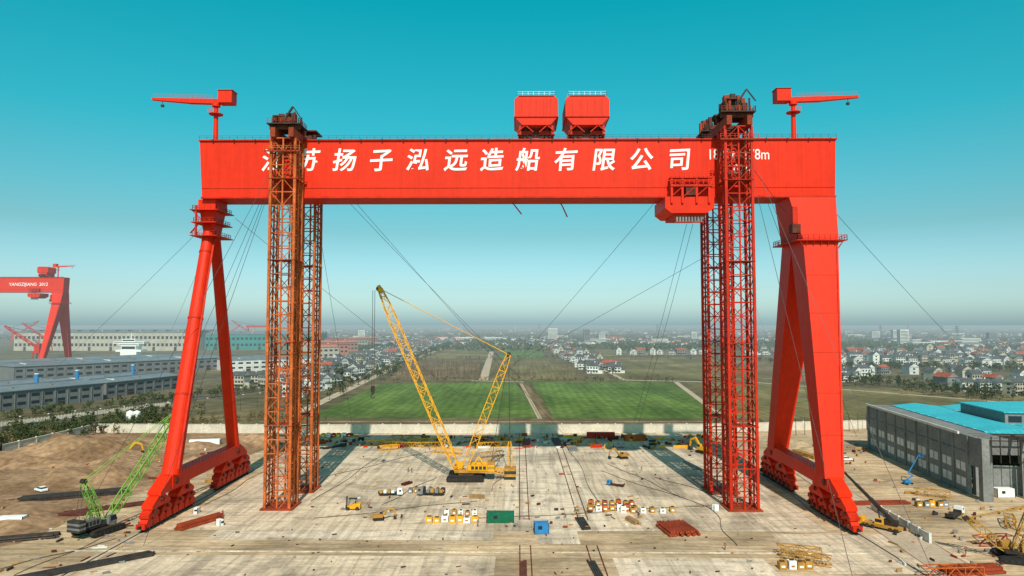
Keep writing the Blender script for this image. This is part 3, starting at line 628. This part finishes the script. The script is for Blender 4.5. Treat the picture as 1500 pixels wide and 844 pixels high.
scat(110,455,1040,660,760,CL,.3,1.1,.5); scat(90,1130,1270,650,690,CL,.5,1.6,1); scat(90,1280,1500,700,844,CL,.4,1.5,.8); scat(110,60,330,650,715,CL,.5,2,.9); scat(80,0,200,720,844,CL,.4,1.8,.5)
scat(90,250,1250,760,844,[DKSTEEL,WOOD,BROWN,GREYC],.2,.6,.25); scat(40,740,960,738,775,CL,.4,1.2,.6)
b.obj('construction_debris')
b=MB(); random.seed(11)
for (u0,v0,u1,v1) in[(455,735,560,668),(470,700,640,660),(830,655,880,740),(880,690,1040,745),(700,760,1040,742),(460,760,700,735),(280,690,390,640),(300,740,390,690),(1110,690,1200,760),(890,680,1000,730),(0,835,170,790),(20,844,190,770),(1040,745,1080,800),(960,700,1060,730),(560,740,640,700),(720,720,740,690)]:
    p=G(u0,v0);q=G(u1,v1);pr=p; ph=random.uniform(0,6)
    for i in range(1,13):
        t=i/12; c=p.lerp(q,t); n=Vector((-(q-p).y,(q-p).x,0)).normalized(); c+=n*math.sin(t*6+ph)*1.1*math.sin(t*3.14)
        b.rod(pr+Vector((0,0,.15)),c+Vector((0,0,.15)),.08,DKSTEEL); pr=c
b.obj('ground_cables')
def mounds(name,x0,x1,y0,y1,hm,sc,mt,seed,st=2.2):
    b=MB(); nx=int((x1-x0)/st);ny=int((y1-y0)/st);vs=[];fs=[]
    for j in range(ny+1):
        for i in range(nx+1):
            x=x0+i*st;y=y0+j*st; ed=min(i,nx-i,j,ny-j)/5; ed=min(1,ed)
            h=noise.fractal(Vector((x*sc,y*sc,seed)),1,2,5)*hm; vs.append((x,y,-.15+max(0,(h+hm*.12))*ed))
    for j in range(ny):
        for i in range(nx): a=j*(nx+1)+i; fs.append((a,a+1,a+nx+2,a+nx+1))
    b.add(vs,fs,mt); b.obj(name)
mounds('dirt_mound',-290,-118,205,300,7,.035,DIRT,1.5); mounds('dirt_mound',-125,-97,240,300,4,.06,DIRT,4.5,1.5); mounds('dirt_mound',100,126,215,300,2.5,.06,SAND,6.5,1.5); mounds('dirt_mound',-190,-112,130,200,2.2,.05,DIRT,9.5,1.8)

# ================= buildings
def hall(name,p,q,depth,h,wm,rm,ridge=3,bays=1,win=True,pil=True):
    p=Vector(p);q=Vector(q);d=(q-p);L_=d.length;a=math.atan2(d.y,d.x); e=empty(name,p,a)
    b=MB(); b.box(0,L_,0,depth,0,h,wm); b.obj('walls',e)
    b=MB(); dp=depth/bays
    for k in range(bays):
        y0=k*dp-(.8 if k==0 else 0); y1=(k+1)*dp+(.8 if k==bays-1 else -.02); ym=(y0+y1)/2
        b.prism([(y0,h+.01),(y1,h+.01),(y1,h+.4),(ym,h+ridge),(y0,h+.4)],'x',-.6,L_+.6,rm); b.box(0,L_,ym-.7,ym+.7,h+ridge-.1,h+ridge+.5,rm)
        for i in range(int(L_/24)): b.box(12+i*24,13+i*24,y0+dp*.2,y0+dp*.42,h+ridge*.35,h+ridge*.95,PLAST if i%3==0 else GREYW)
    b.obj('roof',e)
    b=MB()
    if win:
        n=int(L_/8)
        for i in range(n):
            x=L_*(i+.2)/n; w_=L_*.6/n
            for z0 in([h*.25,h*.65] if h>8 else [h*.45]): b.box(x,x+w_,-.06,-.003,z0,z0+h*.16,GLASS)
            if i%5==2: b.box(x,x+w_,-.09,-.004,0,h*.22,DKSTEEL)
    if pil:
        n=int(L_/8)
        for i in range(n+1): b.box(L_*i/n-.25,L_*i/n+.25,-.35,-.001,0,h,wm)
    b.box(-.3,L_+.3,-.4,-.0015,h-.6,h,wm)
    b.obj('windows_and_trim',e)
hall('workshop_building',G(-70,612),G(150,586),75,11,GREYW,GREYR,2,2)
hall('workshop_building',G(155,583),G(262,569),60,10,GREYW,GREYR,2,2)
hall('workshop_building',G(20,560),G(330,541),110,13,GREYW,GREYR,2.5,2)
hall('assembly_hall',G(20,514),G(285,514),160,34,BEIGE,GREYR,5,2)
hall('assembly_hall',G(300,513),G(470,512),120,30,TEAL,GREYR,5,2)
hall('assembly_hall',G(335,545),G(455,540),60,12,PLAST,GREYR,2,2)
for k,(u,v) in enumerate([(458,527),(472,521),(486,516),(500,511),(515,507),(470,511),(450,516)]):
    hall('apartment_block',G(u,v),G(u+38,v-1.5),14,17,PINK if k%3 else BEIGE,TILER if k%2 else PINK,3,1)
def cyan_hall():
    e=empty('factory_building',(131,196,0),0)
    h=17.0; b=MB()
    Lx=95; Ly=86
    b.box(0,.6,8,Ly,0,h,GREYC); b.box(.6,Lx,Ly-.6,Ly,0,h,GREYC); b.box(Lx-.6,Lx,0,Ly-.6,0,h,GREYC)
    b.box(-.4,1.6,0,2.2,0,h+.6,GREYC); b.box(0,.6,2.2,7.99,h-8,h,GREYC)
    for k in range(10): y=8+k*8.4; b.box(-.35,-.005,y,y+.8,0,h,GREYC)
    b.box(-.3,-.006,8,Ly,h-5,h-4.6,GREYC); b.obj('walls',e)
    b=MB()
    for k in range(9):
        y=10+k*8.4
        for (z0,z1) in((2,4.5),(6.5,9)):
            b.box(-.05,-.003,y,y+2.6,z0,z1,PLAST); b.box(-.05,-.003,y+3.2,y+5.4,z0,z1,PLAST)
    b.obj('unglazed_windows',e)
    b=MB()
    b.box(0,8,2.3,Ly,h+.01,h+.25,GREYC)
    for k in range(5):
        x0=8.2+k*18; x1=x0+17.6
        b.prism([(x0,h+.02),(x1,h+.02),(x1,h+.5),((x0+x1)/2,h+1.6),(x0,h+.5)],'y',12+random.uniform(0,3),Ly-3,CYAN)
    for k in range(10): b.box(8,Lx,15+k*6,15.25+k*6,h+.5,h+.58,PLAST)
    b.box(-.5,-.003,13,Ly,h+.01,h+.8,PLAST); b.obj('roof',e)
    b=MB()
    for k in range(8):
        x=2+k*12.5
        for y in(1,8): b.box(x-.5,x+.5,y-.5,y+.5,0,h-1,GREYC)
        b.box(x-.3,x+.3,0,14,h-1,h,DKSTEEL)
    for y in(0,3,6,9,12): b.box(1.7,Lx-1,y,y+.3,h,h+.3,DKSTEEL)
    for k in range(40): b.box(2+k*2.3,2.2+k*2.3,-.2,.1,h-6,h+1.4,DKSTEEL)
    b.box(1.7,Lx-.8,13,13.4,h-6,h-.1,GREYW); b.box(1.7,Lx-.7,9.5,9.9,0,h*.5,GREYC); b.obj('steel_frame',e)
    b=MB(); b.box(24,Lx+20,34,34.8,h,h+4,GREYC); b.box(24,24.8,34.8,62,h,h+4,GREYC)
    b.prism([(23.5,h+4.01),(Lx+20,h+4.01),(Lx+20,h+4.4),(70,h+5.6),(23.5,h+4.4)],'y',33.5,62.5,CYAN)
    for k in range(14): b.box(25+k*6,29+k*6,33.9,33.995,h+1,h+3,GLASS)
    b.obj('upper_hall',e); e.rotation_euler=(0,0,R(-7))
cyan_hall()
def house_mesh(k):
    random.seed(k); w_,d_,h=[(12,9,6.6),(14,10,7),(10,9,9.5)][k%3]; b=MB(); wm=[PLAST,PLAST,BEIGE,PLAST,GREYC,PLAST][k]
    b.box(-w_/2,w_/2,-d_/2,d_/2,0,h,wm)
    b.prism([(-d_/2-.6,h+.01),(d_/2+.6,h+.01),(0,h+3)],'x',-w_/2-.5,w_/2+.5,TILER if k==4 else TILE)
    for s in(-1,1): b.prism([(-d_/2,h),(d_/2,h),(0,h+2.75)],'x',s*(w_/2+.505)-.02,s*(w_/2+.505)+.02,wm)
    b.box(w_/2,w_/2+4,-d_/2+1,d_/2-2,0,h*.5,wm); b.prism([(-d_/2+.6,h*.5+.01),(d_/2-1.6,h*.5+.01),(-.6,h*.5+1.6)],'x',w_/2+.6,w_/2+4.4,TILE)
    for fl in range(int(h//3)):
        for i in range(4):
            x=-w_/2+w_*(i+.5)/4
            if fl==0 and i==1: b.box(x-.6,x+.6,-d_/2-.05,-d_/2-.003,0,2.3,DKSTEEL)
            else: b.box(x-.8,x+.8,-d_/2-.05,-d_/2-.003,1+fl*3.1,2.5+fl*3.1,GLASS)
        b.box(-w_/2-.05,-w_/2-.003,-1,1,1+fl*3.1,2.4+fl*3.1,GLASS)
    b.box(-w_/2,w_/2,-d_/2-1.3,-d_/2-.002,3,3.15,wm); b.box(1,2,-.5,.5,h+2.2,h+4,wm)
    return b.mesh('house')
HM=[house_mesh(k) for k in range(6)]
placed=[]
random.seed(5)
def row(p,q,n,jit,rot,s=1.0,off=0):
    P=G(*p);Q=G(*q);d=(Q-P).normalized();nn=Vector((-d.y,d.x,0))
    for i in range(n):
        c=P.lerp(Q,(i+.5+random.uniform(-.35,.35))/n)+nn*(off+random.uniform(-jit,jit))
        if any((k-c).length<15 for k in placed): continue
        placed.append(c); ss=s*random.uniform(.8,1.15); inst('house',random.choice(HM),c,rot+random.uniform(-.3,.3)+random.choice([0,0,0,1.57]),(ss,ss,s*random.uniform(.8,1.2)))
for off in(14,34,56): row((452,585 if off<30 else 570),(662,503),42,4,R(-18),1.0,off)
for off in(-10,14): row((893,549),(800,503),34,5,R(-10),1.0,off)
row((1225,552),(1300,548),6,4,R(8)); row((1235,560),(1290,545),5,4,R(8))
for v in(548,557,566,573): row((1330+ (v-548)*3,v),(1560,v+12),13,6,R(10))
for v in(524,528,533): row((1225,v),(1520,v+3),24,10,R(5),1.05)
for v in(516,520): row((1090,v),(1520,v+2),34,14,R(5),1.1)
row((900,520),(1040,519),10,10,0,1.1)
row((480,545),(560,515),12,5,R(-10))
def leaftree(b,c,h,nl,mt,bark=True,wide=.33):
    c=Vector(c)
    if bark:
        b.rod(c,c+Vector((0,0,h*.6)),h*.025,BARK,5,h*.01)
        for k in range(4):
            a=random.uniform(0,6.28); z=h*random.uniform(.3,.5); b.rod(c+Vector((0,0,z)),c+Vector((math.cos(a)*h*.2,math.sin(a)*h*.2,z+h*.22)),h*.012,BARK,3,h*.005)
    cl=[Vector((random.gauss(0,h*wide*.5),random.gauss(0,h*wide*.5),h*random.uniform(.35,.9))) for _ in range(7)]
    for _ in range(nl):
        o=random.choice(cl); p=c+o+Vector((random.gauss(0,1),random.gauss(0,1),random.gauss(0,.8)))*h*.085
        a=Vector((random.gauss(0,1),random.gauss(0,1),random.gauss(0,1))).normalized(); d=a.orthogonal().normalized()*h*random.uniform(.03,.07); e_=a.cross(d)*random.uniform(.6,1.1)
        b.add([p-d-e_,p+d-e_*.6,p+d*.8+e_,p-d*.7+e_*1.1],[(0,1,2,3)],mt)
random.seed(21)
def treemass(name,lst,hr,nl,mt=LEAF):
    b=MB()
    for c in lst: leaftree(b,c,random.uniform(*hr),nl,mt)
    b.obj(name)
def rowpts(p,q,n,j):
    P=G(*p);Q=G(*q); return [P.lerp(Q,random.random())+Vector((random.gauss(0,j),random.gauss(0,j),0)) for _ in range(n)]
treemass('distant_tree_row',rowpts((452,592),(662,505),190,9),(5,10),60)
treemass('distant_tree_row',rowpts((430,565),(600,515),120,18),(6,11),60)
treemass('distant_tree_row',rowpts((893,552),(800,503),150,14),(5,9),60)
treemass('distant_tree_row',rowpts((1225,560),(1520,590),130,14)+rowpts((1225,540),(1520,545),190,18),(5,10),60)
treemass('distant_tree_row',rowpts((1060,528),(1230,535),60,18)+rowpts((1100,518),(1500,522),200,25),(5,9),40)
treemass('distant_tree_row',rowpts((-20,618),(390,572),120,8),(3,7),70)
treemass('tree_belt',rowpts((-20,655),(250,618),170,6)+rowpts((-20,640),(250,605),120,8),(2.5,6),80)
treemass('reed_bed',rowpts((-20,648),(400,612),160,6),(2,4),50,LEAFB)
treemass('reed_bed',rowpts((150,628),(460,622),60,4)+rowpts((1050,622),(1270,620),60,4),(1.5,3),40,LEAFB)
treemass('distant_tree_row',rowpts((560,560),(985,559),90,2)+rowpts((600,527),(1040,523),130,5)+rowpts((630,512),(960,511),150,12),(2,6),30)
b=MB(); leaftree(b,G(498,560),12,400,LEAF,True,.35); b.obj('tree')
b=MB(); random.seed(9)
def bare(c,h):
    b.rod(c,c+Vector((0,0,h)),.16,BARK,3,.04)
    for k in range(7):
        a=random.uniform(0,6.28); z=h*random.uniform(.25,.85); l_=h*.22*(1.2-z/h); b.rod(c+Vector((0,0,z)),c+Vector((math.cos(a)*l_,math.sin(a)*l_,z+l_*1.3)),.06,BARK,3,.02)
for v in(533,538,543,549,555):
    for _ in range(75): bare(G(random.uniform(585,705),v+random.uniform(-.6,.6)),random.uniform(6,10))
for v in(530,541,553):
    for _ in range(60): bare(G(random.uniform(722,860),v),random.uniform(5,9))
for v in(521,527):
    for _ in range(80): bare(G(random.uniform(895,1100),v),random.uniform(7,13))
for _ in range(60): bare(G(random.uniform(1050,1250),random.uniform(528,545)),random.uniform(5,9))
b.obj('bare_tree_plantation')
b=MB(); random.seed(13)
for _ in range(3600):
    v=478.2+ (random.random()**1.6)*34; u=random.uniform(-60,1560)
    if 600<u<1000 and v>506: continue
    if u<450 and v>492: continue
    c=G(u,v)
    if noise.noise(Vector((c.x*.0022,c.y*.0012,3)))<-.05: continue
    w_=random.uniform(9,18);d_=random.uniform(8,12);h=random.uniform(4,8); big=random.random()
    if big<.05: w_*=3.2;d_*=2;h=random.uniform(8,14)
    if big>.988: w_,d_=random.uniform(14,26),14;h=random.uniform(18,40)
    wm=random.choice([PLAST,PLAST,GREYC,BEIGE,PLAST,PINK if h<16 else GREYC,BEIGE]); x,y=c.x,c.y
    b.box(x-w_/2,x+w_/2,y-d_/2,y+d_/2,0,h,wm)
    if h<10: b.prism([(y-d_/2-.5,h+.01),(y+d_/2+.5,h+.01),(y,h+3)],'x',x-w_/2-.5,x+w_/2+.5,random.choice([TILE,TILE,TILE,TILER,GREYR,BLUE if big<.02 else TILE]))
    else:
        for f in range(int(h//3.2)): b.box(x-w_/2+1,x+w_/2-1,y-d_/2-.1,y-d_/2-.01,1+f*3.2,2.3+f*3.2,GLASS)
b.obj('distant_town')
b=MB(); random.seed(14)
for _ in range(6500):
    v=477.2+(random.random()**1.3)*38; u=random.uniform(-60,1560)
    if 640<u<890 and v>508 and random.random()<.6: continue
    if u<450 and v>500: continue
    c=G(u,v); h=random.uniform(5,11)
    for k in range(9):
        p=c+Vector((random.gauss(0,h*1.1),random.gauss(0,h*.5),h*random.uniform(.15,.75))); s=h*random.uniform(.2,.4)
        a=Vector((random.gauss(0,.5),-1,random.gauss(0,.5))).normalized(); d=a.orthogonal().normalized()*s; e_=a.cross(d)
        b.add([p-d,p+e_*.8,p+d*1.1,p-e_],[(0,1,2,3)],LEAF)
b.obj('distant_woods')
def pylon(u,v,h):
    b=MB(); 
    for i in range(8):
        z0=h*i/8;z1=h*(i+1)/8;w0=(1-i/8)*h*.12+.8;w1=(1-(i+1)/8)*h*.12+.8
        for x,y in((-1,-1),(1,-1),(1,1),(-1,1)):
            b.beam((x*w0,y*w0,z0),(x*w1,y*w1,z1),.5,.5,WIRE)
        b.beam((-w0,-w0,z0),(w1,-w1,z1),.35,.35,WIRE); b.beam((w0,-w0,z0),(-w1,-w1,z1),.35,.35,WIRE)
    for k in(.7,.82,.94): b.beam((-h*.17,0,h*k),(h*.17,0,h*k),.5,.9,WIRE)
    b.obj('transmission_pylon',None,G(u,v))
for a in[(1402,500,45),(1380,490,45),(963,492,50),(972,488,50),(790,490,50),(1330,488,50),(1290,494,45),(680,488,50),(1140,489,50)]: pylon(*a)
b=MB()
for u,v in((62,588),(120,580),(200,568)):
    c=G(u,v)+Vector((0,-6,0)); b.rod(c,c+Vector((0,0,18)),1.2,BLUE,14); b.rod(c+Vector((0,0,18)),c+Vector((0,0,18.4)),1.4,WHITE,14); b.box(c.x-2,c.x+2,c.y-2,c.y+2,0,1.2,GREYC)
b.obj('blue_vent_stack_row')
b=MB(); c=G(192,524); x,y=c.x,c.y
for k,(w_,h0,h1) in enumerate(((24,0,9),(38,9,12),(22,12,18),(30,18,21),(46,21,24),(20,24,28))):
    b.box(x-w_/2,x+w_/2,y-8,y+8,h0+.01,h1,WHITE)
    if k>1: b.box(x-w_/2+1,x+w_/2-1,y-8.1,y-8.01,h0+1,h1-1,GLASS)
b.rod((x,y,28),(x,y,36),.5,WHITE,8); b.obj('ship_superstructure')
def harbour(u,v,h,tu):
    b=MB(); b.box(-5,5,-5,5,h*.25,h*.3,RED2)
    for sx_,sy in((-5,-5),(5,-5),(5,5),(-5,5)): b.beam((sx_,sy,0),(sx_*.7,sy*.7,h*.27),1,1,RED2)
    b.box(-3.5,3.5,-3,3,h*.3,h*.48,RED2); b.lattice((2*tu,0,h*.4),(h*.9*tu,0,h*.95),2,1.5,2.6,12,.5,.35,RED2); b.beam((0,0,h*.45),(-2*tu,0,h*.75),.7,.7,RED2); b.rod((-2*tu,0,h*.75),(h*.9*tu,0,h*.95),.3,WIRE)
    b.obj('harbour_luffing_crane',None,G(u,v))
harbour(55,531,50,-1); harbour(70,515,55,-1); harbour(372,505,62,-1); harbour(330,500,50,1); harbour(20,508,60,1)
b=MB(); c=G(372,506); 
b.box(c.x-28,c.x+28,c.y+20,c.y+26,42,47,RED2)
for s in(-24,24): b.beam((c.x+s,c.y+10,0),(c.x+s,c.y+23,42),2,2,RED2); b.beam((c.x+s,c.y+36,0),(c.x+s,c.y+23,42),2,2,RED2)
b.obj('goliath_crane')
b=MB()
for i in range(14):
    c=G(-20,646).lerp(G(400,596),i/13); b.rod(c,c+Vector((0,0,9)),.14,WIRE,6,.08); b.beam(c+Vector((0,0,9)),c+Vector((1.6,-.6,9.3)),.14,.12,WIRE); b.box(c.x+1.4,c.x+2.2,c.y-.8,c.y-.4,9.2,9.4,WHITE)
b.obj('street_lamp_row')
b=MB()
for i in range(12): 
    c=G(1140+i*13,640-i); b.rod(c,c+Vector((0,0,8)),.15,WIRE,5,.1)
b.obj('utility_pole_row')
b=MB(); p=G(-20,628);q=G(250,594); n=60
for i in range(n): c=p.lerp(q,i/n); b.box(c.x-.15,c.x+.15,c.y-.15,c.y+.15,0,2.4,WALLM)
b.beam(p+Vector((0,0,1.1)),q+Vector((0,0,1.1)),.15,2.0,WALLM); b.obj('boundary_fence')
b=MB()
for u in(190,200): c=G(u,618); b.rod(c,c+Vector((0,0,5)),1.8,WHITE,16); b.rod(c+Vector((0,0,5)),c+Vector((0,0,5.8)),1.8,WHITE,16,.3)
b.obj('storage_tank_pair')

# ================= workers
def worker(loc,rot,step=.25):
    e=empty('worker',loc,rot)
    J=[(0,0,.95),(0,0,1.2),(0,0,1.42),(0,0,1.52),(0,0,1.66),
       (.0,.11,.9),(step,.12,.48),(step*.6,.12,.05),(step*.6+.18,.12,.04),(0,-.11,.9),(-step*.4,-.12,.48),(-step,-.12,.06),(-step+.18,-.12,.04),
       (0,.2,1.4),(-.08,.25,1.12),(.1,.26,.88),(0,-.2,1.4),(.1,-.25,1.12),(.28,-.24,.95)]
    E=[(0,1),(1,2),(2,3),(3,4),(0,5),(5,6),(6,7),(7,8),(0,9),(9,10),(10,11),(11,12),(2,13),(13,14),(14,15),(2,16),(16,17),(17,18)]
    rad=[.16,.15,.16,.07,.1,.11,.075,.055,.045,.11,.075,.055,.045,.08,.055,.04,.08,.055,.04]
    me=bpy.data.meshes.new('body'); me.from_pydata(J,E,[]); o=bpy.data.objects.new('body',me); scene.collection.objects.link(o); o.parent=e
    md=o.modifiers.new('s','SKIN')
    if me.skin_vertices:
        for i,r in enumerate(rad): me.skin_vertices[0].data[i].radius=(r,r)
        me.skin_vertices[0].data[0].use_root=True
    s=o.modifiers.new('u','SUBSURF'); s.levels=1; s.render_levels=1; me.materials.append(CLOTH)
    b=MB(); b.rod((0,0,1.0),(0,0,1.4),.19,VEST,10,.2); b.rod((0,0,1.68),(0,0,1.76),.14,YEL,12,.08); b.rod((0.02,0,1.55),(0.02,0,1.68),.085,SKIN,10,.1); b.obj('vest_and_hard_hat',e)
try:
    for i,(u,v) in enumerate([(598,692),(603,693),(1415,812),(540,745),(1062,806),(940,690),(700,772),(326,757)]): worker(G(u,v)+Vector((0,0,.09)),i*1.7)
except Exception as ex: print('worker',ex)
print('OBJS',len(bpy.data.objects))
